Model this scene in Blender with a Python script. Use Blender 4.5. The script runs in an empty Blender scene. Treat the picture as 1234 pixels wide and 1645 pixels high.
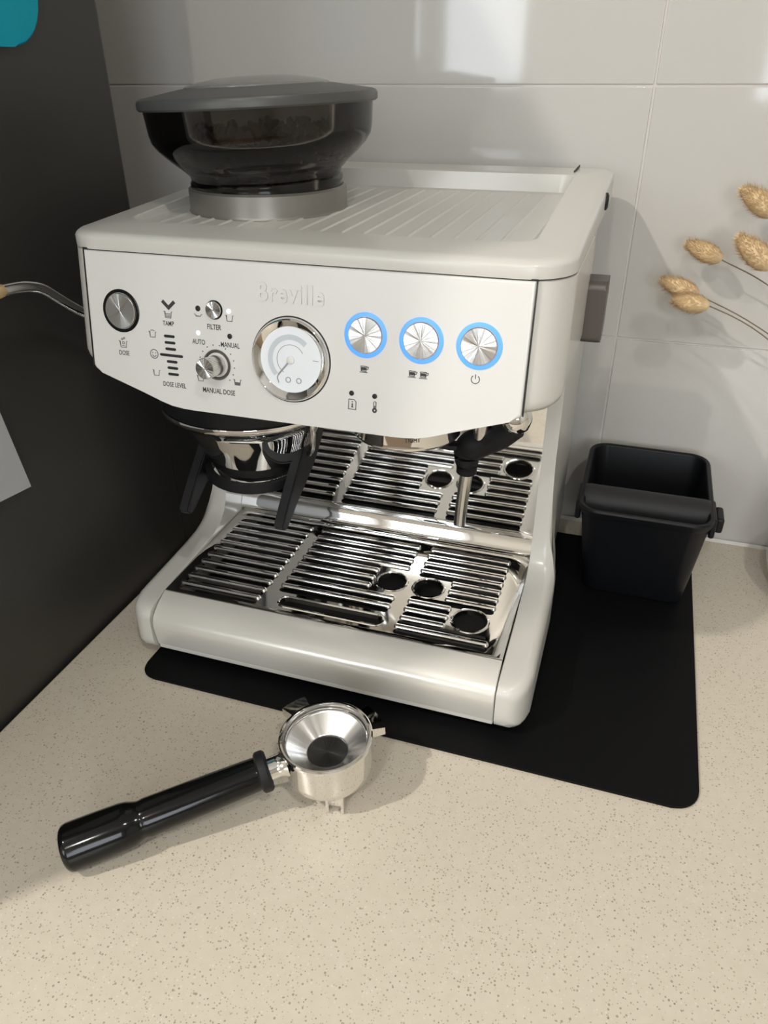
import bpy, bmesh, math, random
from mathutils import Vector, Matrix
random.seed(7)
pi = math.pi
S = bpy.context.scene
COL = S.collection

# ------------------------------------------------------------------ camera
W_PX, H_PX = 1234, 1645
F_PX = 1209.7
CAM = Vector((0.2128, -0.4505, 0.47475))
YAW, PITCH, ROLL = -0.32325, 0.53654, -0.00798
cd = bpy.data.cameras.new('camera')
co = bpy.data.objects.new('camera', cd)
COL.objects.link(co)
fw = Vector((math.sin(YAW) * math.cos(PITCH), math.cos(YAW) * math.cos(PITCH), -math.sin(PITCH)))
rt = Vector((math.cos(YAW), -math.sin(YAW), 0))
upv = rt.cross(fw)
r2 = math.cos(ROLL) * rt + math.sin(ROLL) * upv
u2 = -math.sin(ROLL) * rt + math.cos(ROLL) * upv
co.matrix_world = Matrix(((r2.x, u2.x, -fw.x, CAM.x), (r2.y, u2.y, -fw.y, CAM.y), (r2.z, u2.z, -fw.z, CAM.z), (0, 0, 0, 1)))
cd.sensor_fit = 'VERTICAL'
cd.sensor_height = 36.0
cd.lens = 36.0 * F_PX / H_PX
cd.clip_start = 0.01
S.camera = co

# ------------------------------------------------------------------ world, exposure
wd = bpy.data.worlds.new('world')
S.world = wd
wd.use_nodes = True
wd.node_tree.nodes['Background'].inputs[0].default_value = (0.80, 0.88, 1.0, 1)
wd.node_tree.nodes['Background'].inputs[1].default_value = 1.0
S.view_settings.view_transform = 'Standard'
S.view_settings.look = 'None'
S.view_settings.gamma = 1.0
S.view_settings.use_curve_mapping = False
S.view_settings.exposure = 0.0

# large lights: ceiling downlights of the kitchen and daylight from the windows behind the camera, one of them added as fill
CEIL = 1.93
LAMPS = [((-0.93, -1.16), 32.0, (1.0, 0.95, 0.87)), ((0.80, -1.0), 9.0, (1.0, 0.96, 0.90)), ((0.10, -2.0), 15.0, (1.0, 0.96, 0.90))]
for (lx, ly), pw, c in LAMPS:
    ld = bpy.data.lights.new('downlight_lamp', 'AREA')
    ld.shape = 'DISK'; ld.size = 0.075; ld.energy = pw; ld.color = c
    lo = bpy.data.objects.new('downlight_lamp', ld)
    lo.location = (lx, ly, CEIL - 0.02)
    COL.objects.link(lo)
WINDOW_STRENGTH = 7.5

# ------------------------------------------------------------------ materials
def mat(name, col=(.8, .8, .8), rough=.5, metal=0.0, spec=.5, coat=0.0, coat_rough=.05, emit=None, estr=0.0):
    m = bpy.data.materials.new(name); m.use_nodes = True
    b = m.node_tree.nodes['Principled BSDF']
    b.inputs['Base Color'].default_value = (*col, 1)
    b.inputs['Roughness'].default_value = rough
    b.inputs['Metallic'].default_value = metal
    b.inputs['Specular IOR Level'].default_value = spec
    b.inputs['Coat Weight'].default_value = coat
    b.inputs['Coat Roughness'].default_value = coat_rough
    if emit:
        b.inputs['Emission Color'].default_value = (*emit, 1)
        b.inputs['Emission Strength'].default_value = estr
    return m
def nodes(m):
    return m.node_tree.nodes, m.node_tree.links, m.node_tree.nodes['Principled BSDF']
def add_bump(m, scale, strength, dist=.001, detail=2, stretch=None):
    n, l, b = nodes(m)
    tc = n.new('ShaderNodeTexCoord'); nz = n.new('ShaderNodeTexNoise'); bp = n.new('ShaderNodeBump')
    nz.inputs['Scale'].default_value = scale; nz.inputs['Detail'].default_value = detail
    bp.inputs['Strength'].default_value = strength; bp.inputs['Distance'].default_value = dist
    if stretch:
        mp = n.new('ShaderNodeMapping'); mp.inputs['Scale'].default_value = stretch
        l.new(tc.outputs['Object'], mp.inputs[0]); l.new(mp.outputs[0], nz.inputs['Vector'])
    else:
        l.new(tc.outputs['Object'], nz.inputs['Vector'])
    l.new(nz.outputs[0], bp.inputs['Height']); l.new(bp.outputs[0], b.inputs['Normal'])
    return m
CREAM = (0.60, 0.585, 0.543)
M = {}
M['cream'] = mat('cream_enamel', CREAM, .32, 0, .5, coat=.25, coat_rough=.12)
M['cream_panel'] = mat('cream_satin_panel', (0.70, 0.69, 0.665), .42, .08, .4, coat=.08, coat_rough=.2)
M['cream_pearl'] = add_bump(mat('cream_pearl_bar', (0.70, 0.68, 0.63), .26, .25, .5, coat=.4, coat_rough=.08), 60, .08, .0004, 2, (1, 14, 14))
M['chrome'] = mat('polished_chrome', (.80, .79, .77), .035, 1.0)
M['steel'] = mat('polished_steel', (.78, .77, .75), .05, 1.0)
M['steel_soft'] = mat('satin_steel', (.66, .65, .62), .20, 1.0)
M['collar'] = mat('champagne_metal', (.26, .245, .22), .36, .6)
M['bronze'] = mat('dark_warm_metal', (.12, .105, .095), .40, .4)
M['black_gloss'] = mat('black_gloss_plastic', (.004, .004, .004), .12, 0, .32)
M['black'] = mat('black_plastic', (.006, .006, .007), .4, 0, .3)
M['black_matte'] = mat('black_rubber', (.008, .008, .009), .55, 0, .3)
M['knock'] = mat('charcoal_plastic', (.005, .0055, .007), .42, 0, .25)
M['knock_bar'] = mat('dark_grey_rubber', (.024, .024, .026), .55, 0, .3)
M['mat'] = add_bump(mat('black_silicone', (.004, .004, .0045), .55, 0, .12), 900, .15, .0002)
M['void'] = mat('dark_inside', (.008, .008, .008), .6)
M['grey_lid'] = mat('smoke_grey_plastic', (.070, .070, .066), .38)
M['grey_dome'] = mat('frosted_grey_cap', (.16, .16, .155), .22, coat=.5, coat_rough=.05)
M['print'] = mat('dark_print', (.03, .03, .03), .5)
M['print_soft'] = mat('grey_print', (.10, .10, .098), .5)
M['white_led'] = mat('white_led', (.9, .95, 1), .3, emit=(.70, .92, 1.0), estr=.45)
M['blue_led'] = mat('blue_ring_light', (.10, .30, .8), .3, emit=(.06, .27, .90), estr=.72)
M['gauge_face'] = mat('white_dial', (.82, .86, .90), .25, coat=1.0, coat_rough=.02)
M['gauge_grey'] = mat('pale_grey_dial_print', (.55, .60, .64), .4)
M['needle'] = mat('pale_needle', (.30, .32, .33), .3)
M['tan'] = mat('tan_tip', (.55, .40, .22), .4)
M['bean'] = mat('roasted_bean', (.17, .08, .05), .35)
M['fridge'] = add_bump(mat('graphite_steel', (.072, .070, .065), .45, .6), 300, .04, .0002, 2, (1, 1, .02))
M['teal'] = mat('teal_plastic', (.0, .33, .45), .45, 0, .2)
M['paper'] = mat('white_paper', (.86, .88, .90), .8)
M['grout'] = mat('grey_grout', (.60, .57, .54), .8)
M['silicone'] = mat('white_silicone', (.62, .60, .57), .4)
M['wall_paint'] = mat('painted_wall', (.62, .60, .56), .8)
M['ceiling_paint'] = mat('ceiling_paint', (.78, .77, .74), .9)
M['floor'] = mat('floor_board', (.25, .18, .12), .5)
M['vase'] = mat('white_ceramic', (.72, .71, .74), .25)
M['straw'] = mat('straw_stem', (.17, .13, .08), .6)
M['fluff'] = mat('bunny_tail_fluff', (.74, .56, .33), .9)
M['frame_white'] = mat('window_frame_white', (.75, .75, .74), .4)
M['glass_lit'] = mat('daylit_pane', (.8, .85, .9), .2, emit=(.86, .93, 1.0), estr=WINDOW_STRENGTH)
M['lamp_lens'] = mat('downlight_lens', (1, .95, .85), .4, emit=(1, .92, .80), estr=12)

# wall tile: glossy white with a gently wavy glaze
M['tile'] = add_bump(mat('white_glazed_tile', (.53, .515, .49), .06, 0, .5), 6.0, .05, .010, 1)
# engineered stone worktop
def stone():
    m = mat('speckled_cream_stone', (.62, .55, .44), .30, 0, .45)
    n, l, b = nodes(m)
    tc = n.new('ShaderNodeTexCoord')
    base = (.655, .585, .475, 1)
    prev = None
    nz = n.new('ShaderNodeTexNoise'); nz.inputs['Scale'].default_value = 130; nz.inputs['Detail'].default_value = 4
    l.new(tc.outputs['Object'], nz.inputs['Vector'])
    mx0 = n.new('ShaderNodeMix'); mx0.data_type = 'RGBA'
    mx0.inputs[6].default_value = (.57, .51, .415, 1); mx0.inputs[7].default_value = (.635, .58, .485, 1)
    l.new(nz.outputs[0], mx0.inputs[0]); prev = mx0.outputs[2]
    for sc, thr, colr, seed in ((400, .32, (.27, .215, .14, 1), 0.0), (560, .36, (.33, .27, .18, 1), 3.3), (300, .18, (.13, .11, .085, 1), 8.1), (420, .26, (.70, .645, .55, 1), 5.2)):
        mp = n.new('ShaderNodeMapping'); mp.inputs['Location'].default_value = (seed, seed * .7, 0)
        l.new(tc.outputs['Object'], mp.inputs[0])
        v = n.new('ShaderNodeTexVoronoi'); v.inputs['Scale'].default_value = sc
        l.new(mp.outputs[0], v.inputs['Vector'])
        # random pick of cells so that specks stay sparse
        sep = n.new('ShaderNodeSeparateColor'); l.new(v.outputs['Color'], sep.inputs[0])
        pick = n.new('ShaderNodeMath'); pick.operation = 'GREATER_THAN'; pick.inputs[1].default_value = .42
        l.new(sep.outputs[0], pick.inputs[0])
        mul = n.new('ShaderNodeMath'); mul.operation = 'MULTIPLY'; mul.inputs[1].default_value = thr
        l.new(sep.outputs[1], mul.inputs[0])
        lt = n.new('ShaderNodeMath'); lt.operation = 'LESS_THAN'
        l.new(v.outputs['Distance'], lt.inputs[0]); l.new(mul.outputs[0], lt.inputs[1])
        f = n.new('ShaderNodeMath'); f.operation = 'MULTIPLY'
        l.new(lt.outputs[0], f.inputs[0]); l.new(pick.outputs[0], f.inputs[1])
        f2 = n.new('ShaderNodeMath'); f2.operation = 'MULTIPLY'; f2.inputs[1].default_value = .72
        l.new(f.outputs[0], f2.inputs[0])
        mx = n.new('ShaderNodeMix'); mx.data_type = 'RGBA'
        mx.inputs[7].default_value = colr
        l.new(f2.outputs[0], mx.inputs[0]); l.new(prev, mx.inputs[6]); prev = mx.outputs[2]
    l.new(prev, b.inputs['Base Color'])
    return m
M['stone'] = stone()
# smoked clear plastic of the bean hopper
def smoke():
    m = bpy.data.materials.new('smoked_clear_plastic'); m.use_nodes = True
    n = m.node_tree.nodes; l = m.node_tree.links; n.clear()
    o = n.new('ShaderNodeOutputMaterial'); mx = n.new('ShaderNodeMixShader')
    t = n.new('ShaderNodeBsdfTransparent'); t.inputs[0].default_value = (.50, .475, .455, 1)
    g = n.new('ShaderNodeBsdfGlossy'); g.inputs[0].default_value = (.9, .9, .9, 1); g.inputs['Roughness'].default_value = .06
    fr = n.new('ShaderNodeFresnel'); fr.inputs[0].default_value = 1.5
    l.new(fr.outputs[0], mx.inputs[0]); l.new(t.outputs[0], mx.inputs[1]); l.new(g.outputs[0], mx.inputs[2]); l.new(mx.outputs[0], o.inputs[0])
    return m
M['smoke'] = smoke()
# spun steel: radial anisotropy around the part's own axis
def spun(name, col, rough, aniso=.85, rot=0.0, streak=.0012):
    m = mat(name, col, rough, 1.0)
    n, l, b = nodes(m)
    tg = n.new('ShaderNodeTangent'); tg.direction_type = 'RADIAL'; tg.axis = 'Z'
    l.new(tg.outputs[0], b.inputs['Tangent'])
    b.inputs['Anisotropic'].default_value = aniso
    tc = n.new('ShaderNodeTexCoord'); gr = n.new('ShaderNodeTexGradient'); gr.gradient_type = 'RADIAL'
    nz = n.new('ShaderNodeTexNoise'); nz.noise_dimensions = '1D'; nz.inputs['Scale'].default_value = 15; nz.inputs['Detail'].default_value = 1
    bp = n.new('ShaderNodeBump'); bp.inputs['Strength'].default_value = .35; bp.inputs['Distance'].default_value = streak
    l.new(tc.outputs['Object'], gr.inputs[0]); l.new(gr.outputs[0], nz.inputs['W']); l.new(nz.outputs[0], bp.inputs['Height']); l.new(bp.outputs[0], b.inputs['Normal'])
    b.inputs['Anisotropic Rotation'].default_value = rot
    return m
M['spun'] = spun('spun_steel', (.60, .59, .575), .22, .9, 0.0)
M['spun_cone'] = spun('spun_steel_basket', (.60, .59, .575), .26, .8, 0.0, .002)
M['spun_dark'] = spun('spun_dark_disc', (.10, .10, .10), .3, .8, 0.0)

# ------------------------------------------------------------------ helpers
NO_WN = {'fluffy_head', 'coffee_beans', 'printed_lettering', 'brand_lettering', 'printed_symbol', 'drip_grill'}
def link(o, parent=None, inv=None):
    COL.objects.link(o)
    if parent is not None:
        o.parent = parent
        o.matrix_parent_inverse = WM[parent.name].inverted()
    WM[o.name] = inv if inv is not None else Matrix.Identity(4)
    return o
WM = {}
def smooth_bm(bm, ang=40):
    for f in bm.faces: f.smooth = True
    ca = math.radians(ang)
    for e in bm.edges:
        if len(e.link_faces) == 2 and e.calc_face_angle(0) > ca: e.smooth = False
def obj(name, bm, material, parent=None, matrix=None, smooth=40, **tags):
    me = bpy.data.meshes.new(name)
    bmesh.ops.recalc_face_normals(bm, faces=bm.faces[:])
    if smooth: smooth_bm(bm, smooth)
    bm.to_mesh(me); bm.free()
    me.materials.append(M[material] if isinstance(material, str) else material)
    return mobj(name, me, parent, matrix, **tags)
def mobj(name, me, parent=None, matrix=None, **tags):
    o = bpy.data.objects.new(name, me)
    if name not in NO_WN:
        wn = o.modifiers.new('weighted_normals', 'WEIGHTED_NORMAL'); wn.keep_sharp = True
    link(o, parent, matrix)
    if matrix is not None: o.matrix_basis = matrix
    for k, v in tags.items(): o[k] = v
    return o
def thing(name, label, cat, loc, group=None):
    o = bpy.data.objects.new(name, None)
    o.empty_display_size = .03
    o.location = loc
    link(o, None, Matrix.Translation(loc))
    o['label'] = label; o['category'] = cat
    if group: o['group'] = group
    return o
def box(bm, x0, x1, y0, y1, z0, z1, bev=0, seg=3):
    r = bmesh.ops.create_cube(bm, size=1)
    vs = r['verts']
    for v in vs:
        v.co = Vector((x0 + (v.co.x + .5) * (x1 - x0), y0 + (v.co.y + .5) * (y1 - y0), z0 + (v.co.z + .5) * (z1 - z0)))
    if bev:
        es = set(e for v in vs for e in v.link_edges)
        bmesh.ops.bevel(bm, geom=list(es), offset=bev, segments=seg, profile=.5, affect='EDGES')
    return bm
def nbox(*a, **k):
    return box(bmesh.new(), *a, **k)
def lathe(prof, seg=48, center=(0, 0, 0), bm=None, a0=0, a1=2 * pi):
    """prof: list of (r, z). r=0 ends collapse to a pole."""
    bm = bm or bmesh.new()
    full = abs(a1 - a0 - 2 * pi) < 1e-6
    n = seg if full else seg + 1
    rings = []
    for r, z in prof:
        if r < 1e-7:
            rings.append([bm.verts.new((center[0], center[1], center[2] + z))])
        else:
            rings.append([bm.verts.new((center[0] + r * math.cos(a0 + (a1 - a0) * i / seg), center[1] + r * math.sin(a0 + (a1 - a0) * i / seg), center[2] + z)) for i in range(n)])
    for A, B in zip(rings[:-1], rings[1:]):
        for i in range(seg):
            j = (i + 1) % n
            if len(A) == 1 and len(B) == 1: continue
            if len(A) == 1: bm.faces.new((A[0], B[i], B[j]))
            elif len(B) == 1: bm.faces.new((A[i], A[j], B[0]))
            else: bm.faces.new((A[i], A[j], B[j], B[i]))
    return bm
def tube(path, rad, seg=14, bm=None, cap=True, flat=1.0, upref=(0, 0, 1)):
    bm = bm or bmesh.new()
    P = [Vector(p) for p in path]
    if not hasattr(rad, '__len__'): rad = [rad] * len(P)
    rings = []
    for i, p in enumerate(P):
        t = (P[min(i + 1, len(P) - 1)] - P[max(i - 1, 0)]).normalized()
        a = t.cross(Vector(upref))
        if a.length < 1e-4: a = t.cross(Vector((1, 0, 0)))
        a.normalize(); b = a.cross(t)
        rings.append([bm.verts.new(p + rad[i] * (math.cos(2 * pi * k / seg) * a + flat * math.sin(2 * pi * k / seg) * b)) for k in range(seg)])
    for A, B in zip(rings[:-1], rings[1:]):
        for k in range(seg):
            bm.faces.new((A[k], A[(k + 1) % seg], B[(k + 1) % seg], B[k]))
    if cap:
        bm.faces.new(rings[0]); bm.faces.new(rings[-1])
    return bm
def catmull(pts, n=8):
    P = [Vector(p) for p in pts]; P = [2 * P[0] - P[1]] + P + [2 * P[-1] - P[-2]]
    out = []
    for i in range(1, len(P) - 2):
        for k in range(n):
            t = k / n
            out.append(.5 * ((2 * P[i]) + (P[i + 1] - P[i - 1]) * t + (2 * P[i - 1] - 5 * P[i] + 4 * P[i + 1] - P[i + 2]) * t * t + (3 * P[i] - P[i - 1] - 3 * P[i + 1] + P[i + 2]) * t ** 3))
    out.append(P[-2]); return out
def loft(rings, bm=None, cap=True):
    bm = bm or bmesh.new()
    R = [[bm.verts.new(p) for p in r] for r in rings]
    n = len(R[0])
    for A, B in zip(R[:-1], R[1:]):
        for k in range(n):
            bm.faces.new((A[k], A[(k + 1) % n], B[(k + 1) % n], B[k]))
    if cap:
        bm.faces.new(R[0]); bm.faces.new(R[-1])
    return bm
def prism(poly, z0, z1, bev=0, seg=3, bm=None, bev_top_only=False):
    bm = bm or bmesh.new()
    A = [bm.verts.new((x, y, z0)) for x, y in poly]
    B = [bm.verts.new((x, y, z1)) for x, y in poly]
    n = len(poly)
    f0 = bm.faces.new(A); f1 = bm.faces.new(B)
    for k in range(n): bm.faces.new((A[k], A[(k + 1) % n], B[(k + 1) % n], B[k]))
    if bev:
        es = list(f1.edges) + ([] if bev_top_only else list(f0.edges))
        bmesh.ops.bevel(bm, geom=es, offset=bev, segments=seg, profile=.5, affect='EDGES')
    return bm
def rrect(x0, x1, y0, y1, r, n=6):
    rs = r if hasattr(r, '__len__') else (r, r, r, r)   # bl, br, tr, tl
    out = []
    for (cx, cy, a), rr in zip(((x0, y0, pi), (x1, y0, 1.5 * pi), (x1, y1, 0), (x0, y1, .5 * pi)), rs):
        sx = 1 if cx == x0 else -1; sy = 1 if cy == y0 else -1
        ox, oy = cx + sx * rr, cy + sy * rr
        for k in range(n + 1):
            t = a + .5 * pi * k / n
            out.append((ox + rr * math.cos(t), oy + rr * math.sin(t)))
    return out
def circle(cx, cy, r, n=32):
    return [(cx + r * math.cos(2 * pi * k / n), cy + r * math.sin(2 * pi * k / n)) for k in range(n)]
def capsule2(x0, x1, y, r, n=6):
    return [(x1 - r + r * math.cos(t), y + r * math.sin(t)) for t in [-pi / 2 + pi * k / n for k in range(n + 1)]] + \
           [(x0 + r + r * math.cos(t), y + r * math.sin(t)) for t in [pi / 2 + pi * k / n for k in range(n + 1)]]
def stroke(pts, w, z0, z1, bm=None, closed=False):
    """flat ribbon of width w along 2D points, small thickness"""
    bm = bm or bmesh.new()
    P = [Vector(p) for p in pts]; n = len(P)
    L, Rr = [], []
    for i, p in enumerate(P):
        if closed: a, b = P[(i - 1) % n], P[(i + 1) % n]
        else: a, b = P[max(i - 1, 0)], P[min(i + 1, n - 1)]
        t = (b - a).normalized(); nn = Vector((-t.y, t.x))
        k = 1.0
        if closed or 0 < i < n - 1:
            t1 = (p - a).normalized(); k = 1 / max(.5, abs(t1.dot(t)))
        L.append(p + nn * w / 2 * k); Rr.append(p - nn * w / 2 * k)
    m = n if closed else n - 1
    top = [[bm.verts.new((q.x, q.y, z1)) for q in A] for A in (L, Rr)]
    bot = [[bm.verts.new((q.x, q.y, z0)) for q in A] for A in (L, Rr)]
    for i in range(m):
        j = (i + 1) % n
        bm.faces.new((top[0][i], top[1][i], top[1][j], top[0][j]))
        bm.faces.new((top[0][i], top[0][j], bot[0][j], bot[0][i]))
        bm.faces.new((top[1][j], top[1][i], bot[1][i], bot[1][j]))
    return bm
def text_obj(name, body, size, material, parent, matrix, sx=1.0, depth=.0002, bold=0.0, bevel=0, spacing=1.0):
    cu = bpy.data.curves.new(name, 'FONT')
    cu.body = body; cu.size = size; cu.align_x = 'CENTER'; cu.align_y = 'CENTER'
    cu.extrude = depth; cu.offset = bold; cu.bevel_depth = bevel; cu.bevel_resolution = 1; cu.resolution_u = 3; cu.space_character = spacing
    tmp = bpy.data.objects.new('tmp_text', cu); COL.objects.link(tmp)
    dg = bpy.context.evaluated_depsgraph_get(); dg.update()
    me = bpy.data.meshes.new_from_object(tmp.evaluated_get(dg))
    bpy.data.objects.remove(tmp, do_unlink=True)
    for v in me.vertices: v.co.x *= sx
    me.materials.clear(); me.materials.append(M[material]); me.name = name
    return mobj(name, me, parent, matrix)

# ------------------------------------------------------------------ the setting
YW = 0.3632
wall = obj('wall_back', nbox(-1.6, 2.2, YW, YW + .1, -.9, CEIL), 'grout', kind='structure')
tile_me = {}
TW, TH = .60, .2312
xs = [.1998 + TW * k for k in range(-3, 4)]
zs = [-.0057 + TH * k for k in range(0, 9)]
GAP = .0010
for zi, z0 in enumerate(zs):
    for x0 in xs:
        x1 = min(x0 + TW, 2.2); xa = max(x0, -1.6)
        if x1 - xa < .05: continue
        z1 = min(z0 + TH, CEIL); zz = max(z0, .0005)
        if z1 - zz < .03: continue
        key = (round(x1 - xa, 3), round(z1 - zz, 3))
        if key not in tile_me:
            t = obj('tile', nbox(-(x1 - xa) / 2 + GAP, (x1 - xa) / 2 - GAP, -.0018, .004, -(z1 - zz) / 2 + GAP, (z1 - zz) / 2 - GAP, bev=.0008, seg=2), 'tile', wall,
                    Matrix.Translation(((xa + x1) / 2, YW + .0005, (zz + z1) / 2)))
            tile_me[key] = t.data
        else:
            mobj('tile', tile_me[key], wall, Matrix.Translation(((xa + x1) / 2, YW + .0005, (zz + z1) / 2)))
XF = -.2378
counter = obj('countertop', nbox(XF + .003, 2.19, -.40, YW - .0005, -.04, 0, bev=.004, seg=3), 'stone', label='cream speckled stone countertop along the tiled wall', category='countertop')
bmj = bmesh.new()
vs = [bmj.verts.new(p) for p in ((XF + .01, YW - .003, 0), (2.19, YW - .003, 0), (2.19, YW - .003, .0030), (XF + .01, YW - .003, .0030), (XF + .01, YW - .0060, 0), (2.19, YW - .0060, 0))]
bmj.faces.new((vs[0], vs[1], vs[2], vs[3])); bmj.faces.new((vs[3], vs[2], vs[5], vs[4])); bmj.faces.new((vs[0], vs[4], vs[5], vs[1])); bmj.faces.new((vs[0], vs[3], vs[4])); bmj.faces.new((vs[1], vs[5], vs[2]))
obj('trim_1', bmj, 'silicone', kind='structure')
obj('base_cabinet', nbox(XF + .003, 2.15, -.36, YW - .01, -.9, -.0405, bev=.002), 'frame_white', label='white base cabinet under the speckled countertop', category='cabinet')
obj('floor', nbox(-1.6, 2.2, -2.6, YW, -.95, -.9), 'floor', kind='structure')
obj('ceiling', nbox(-1.6, 2.2, -2.7, YW + .1, CEIL, CEIL + .05), 'ceiling_paint', kind='structure')
obj('wall_left', nbox(-1.7, -1.6, -2.7, YW + .1, -.9, CEIL), 'wall_paint', kind='structure')
obj('wall_right', nbox(2.2, 2.3, -2.7, YW + .1, -.9, CEIL), 'wall_paint', kind='structure')
rear = obj('wall_rear', nbox(-1.6, 2.2, -2.7, -2.6, -.9, CEIL), 'wall_paint', kind='structure')
WINS_AND_FILL = [(-1.06, -.86, .50, 1.25), (-.74, -.40, .40, 1.25), (.55, 1.35, .35, 1.25)]  # last pane is an added frontal fill, not a known window
for i, (x0, x1, z0, z1) in enumerate(WINS_AND_FILL):
    w = obj('window_%d' % (i + 1), nbox(x0, x1, -2.595, -2.59, z0, z1), 'glass_lit', kind='structure')
    b = bmesh.new()
    for a in ((x0 - .04, x0, z0 - .04, z1 + .04), (x1, x1 + .04, z0 - .04, z1 + .04), (x0, x1, z0 - .04, z0), (x0, x1, z1, z1 + .04)):
        box(b, a[0], a[1], -2.6, -2.565, a[2], a[3])
    obj('window_frame', b, 'frame_white', w)
for (lx, ly), pw, c in LAMPS:
    d = thing('ceiling_downlight', {-0.93: 'round recessed ceiling downlight nearest the fridge', 0.80: 'round recessed ceiling downlight over the right of the countertop', 0.10: 'round recessed ceiling downlight nearest the windows'}[lx], 'downlight', (lx, ly, CEIL), 'ceiling downlights')
    obj('trim_ring', lathe([(.045, 0), (.058, 0), (.058, -.006), (.050, -.010), (.045, -.008), (.045, 0)], 32, (lx, ly, CEIL)), 'frame_white', d)
    obj('lens', lathe([(0, -.003), (.045, -.003)], 32, (lx, ly, CEIL)), 'lamp_lens', d)

# ------------------------------------------------------------------ fridge and what hangs on it
fr = thing('fridge', 'tall dark graphite fridge standing left of the coffee machine', 'fridge', (-.55, -.1, -.9))
obj('body', nbox(-.86, XF, -.322, .176, -.9, .92, bev=.006, seg=3), 'fridge', fr)
obj('added_gap_filler', nbox(-.86, XF - .0005, .170, .352, -.88, .27, bev=.004), 'fridge', fr)  # added dark block so the gap behind the fridge reads black
obj('door', nbox(-.86, XF, -.385, -.326, -.88, .92, bev=.008, seg=3), 'fridge', fr)
# teal plate (rounded corner) hanging on the fridge side
bm = prism(rrect(-.07, .0985, .487, .640, .036, 8), 0, .006, bev=.0022, seg=3)
MY = Matrix(((0, 0, 1, XF), (1, 0, 0, 0), (0, 1, 0, 0), (0, 0, 0, 1)))   # local x->y, y->z, z->x
obj('teal_plastic_holder', bm, 'teal', None, MY, label='teal plastic holder with rounded corner hanging on the fridge side', category='holder')
# white paper
bm = bmesh.new()
c0 = Vector((-.0288, .1798)); upd = Vector((-.115, .993)); lf = Vector((-.993, .10))
N = 8; rows = []
for j in range(N + 1):
    row = []
    for i in range(N + 1):
        p = c0 + upd * (.26 * j / N) + lf * (.19 * i / N)
        row.append(bm.verts.new((p.x, p.y, .0012 + .004 * (1 - j / N) ** 2 * (1 - i / N))))
    rows.append(row)
for j in range(N):
    for i in range(N): bm.faces.new((rows[j][i], rows[j][i + 1], rows[j + 1][i + 1], rows[j + 1][i]))
r = bmesh.ops.solidify(bm, geom=bm.faces[:], thickness=.0003)
obj('paper_sheet', bm, 'paper', None, MY, label='white sheet of paper stuck low on the fridge side', category='paper')

# ------------------------------------------------------------------ mat
obj('silicone_mat', prism(rrect(-.1625, .316, -.0365, .3205, (.016, .020, .016, .016), 8), 0.0002, .0026, bev=.0008, seg=2), 'mat', label='black silicone mat under the coffee machine', category='mat')
ZM = .0026

# ------------------------------------------------------------------ ESPRESSO MACHINE
em = thing('espresso_machine', 'cream espresso machine with dark bean hopper and three blue-ringed buttons', 'coffee machine', (0, .16, ZM))
for sx in (-1, 1):
    for y in (.03, .30):
        obj('foot', lathe([(0, ZM), (.014, ZM), (.0145, .006), (.013, .0125), (0, .0125)], 20, (sx * .13, y, 0)), 'black_matte', em)
# rear tower
obj('tower', prism(rrect(-.169, .169, .188, .335, (.004, .004, .016, .016), 6), .012, .3655, bev=.003), 'cream', em)
obj('base_plate', nbox(-.156, .156, .012, .30, .0105, .030, bev=.002), 'black', em)
# side panels: base arm running forward, rising into the side of the tower
def sstep(a, b, t):
    t = max(0, min(1, (t - a) / (b - a))); return t * t * (3 - 2 * t)
def side_panel(sg):
    st = []
    def xo(y, z):
        return .1695 + .0135 * (1 - sstep(.13, .245, y)) * (1 - sstep(.055, .125, z))
    #            y      zb     zt    x override
    Y = [(-.0125, .024, .047, .164), (-.0115, .018, .0505, .169), (-.009, .0145, .0535, .1735), (-.005, .0125, .0560, .1775), (.002, .012, .0580, .1805), (.012, .012, .0592, None), (.03, .012, .0605, None),
         (.06, .012, .0620, None), (.09, .012, .0640, None), (.11, .012, .0665, None), (.125, .012, .0720, None), (.134, .012, .0800, None), (.140, .012, .0920, None), (.1435, .012, .108, None), (.145, .012, .130, None),
         (.1465, .012, .20, None), (.148, .012, .2835, None), (.17, .012, .2835, None), (.20, .012, .2835, None), (.24, .012, .2835, None), (.28, .012, .2835, None), (.325, .012, .2835, None), (.334, .013, .2825, None)]
    rings = []
    for y, zb, zt, xv in Y:
        r = .009 if zt < .25 else .003
        if xv: r = min(r, (xv - .1585) * .6)
        f = lambda z: (xv if xv else xo(y, z))
        ring = [(.1572, zb), (.1572, zt - .001), (.158, zt)]
        x1 = f(zt)
        ring.append((x1 - r, zt))
        for k in (1, 2, 3):
            t = pi / 2 * k / 4
            ring.append((x1 - r + r * math.sin(t), zt - r + r * math.cos(t)))
        rb = min(.004, r)
        zlo = zb + rb
        hs = [zt - r + (zlo - zt + r) * k / 14 for k in range(15)]
        ring += [(f(h), h) for h in hs]
        ring.append((f(zb) - rb, zb))
        rings.append([(sg * x, y, z) for x, z in ring])
    return obj('side_panel', loft(rings), 'cream', em, smooth=50)
side_panel(1); side_panel(-1)

# panel frame: local x = u, local y = up, local z = outwards
PA = Vector((0, 0, .3656))
PDN = Vector((0, -.1658, -.9862)).normalized()
POUT = Vector((1, 0, 0)).cross(-PDN)
PM = Matrix(((1, -PDN.x, POUT.x, PA.x), (0, -PDN.y, POUT.y, PA.y), (0, -PDN.z, POUT.z, PA.z), (0, 0, 0, 1)))
def pm(u, v, w=0):
    return PM @ Matrix.Translation((u, -v, w))
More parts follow.
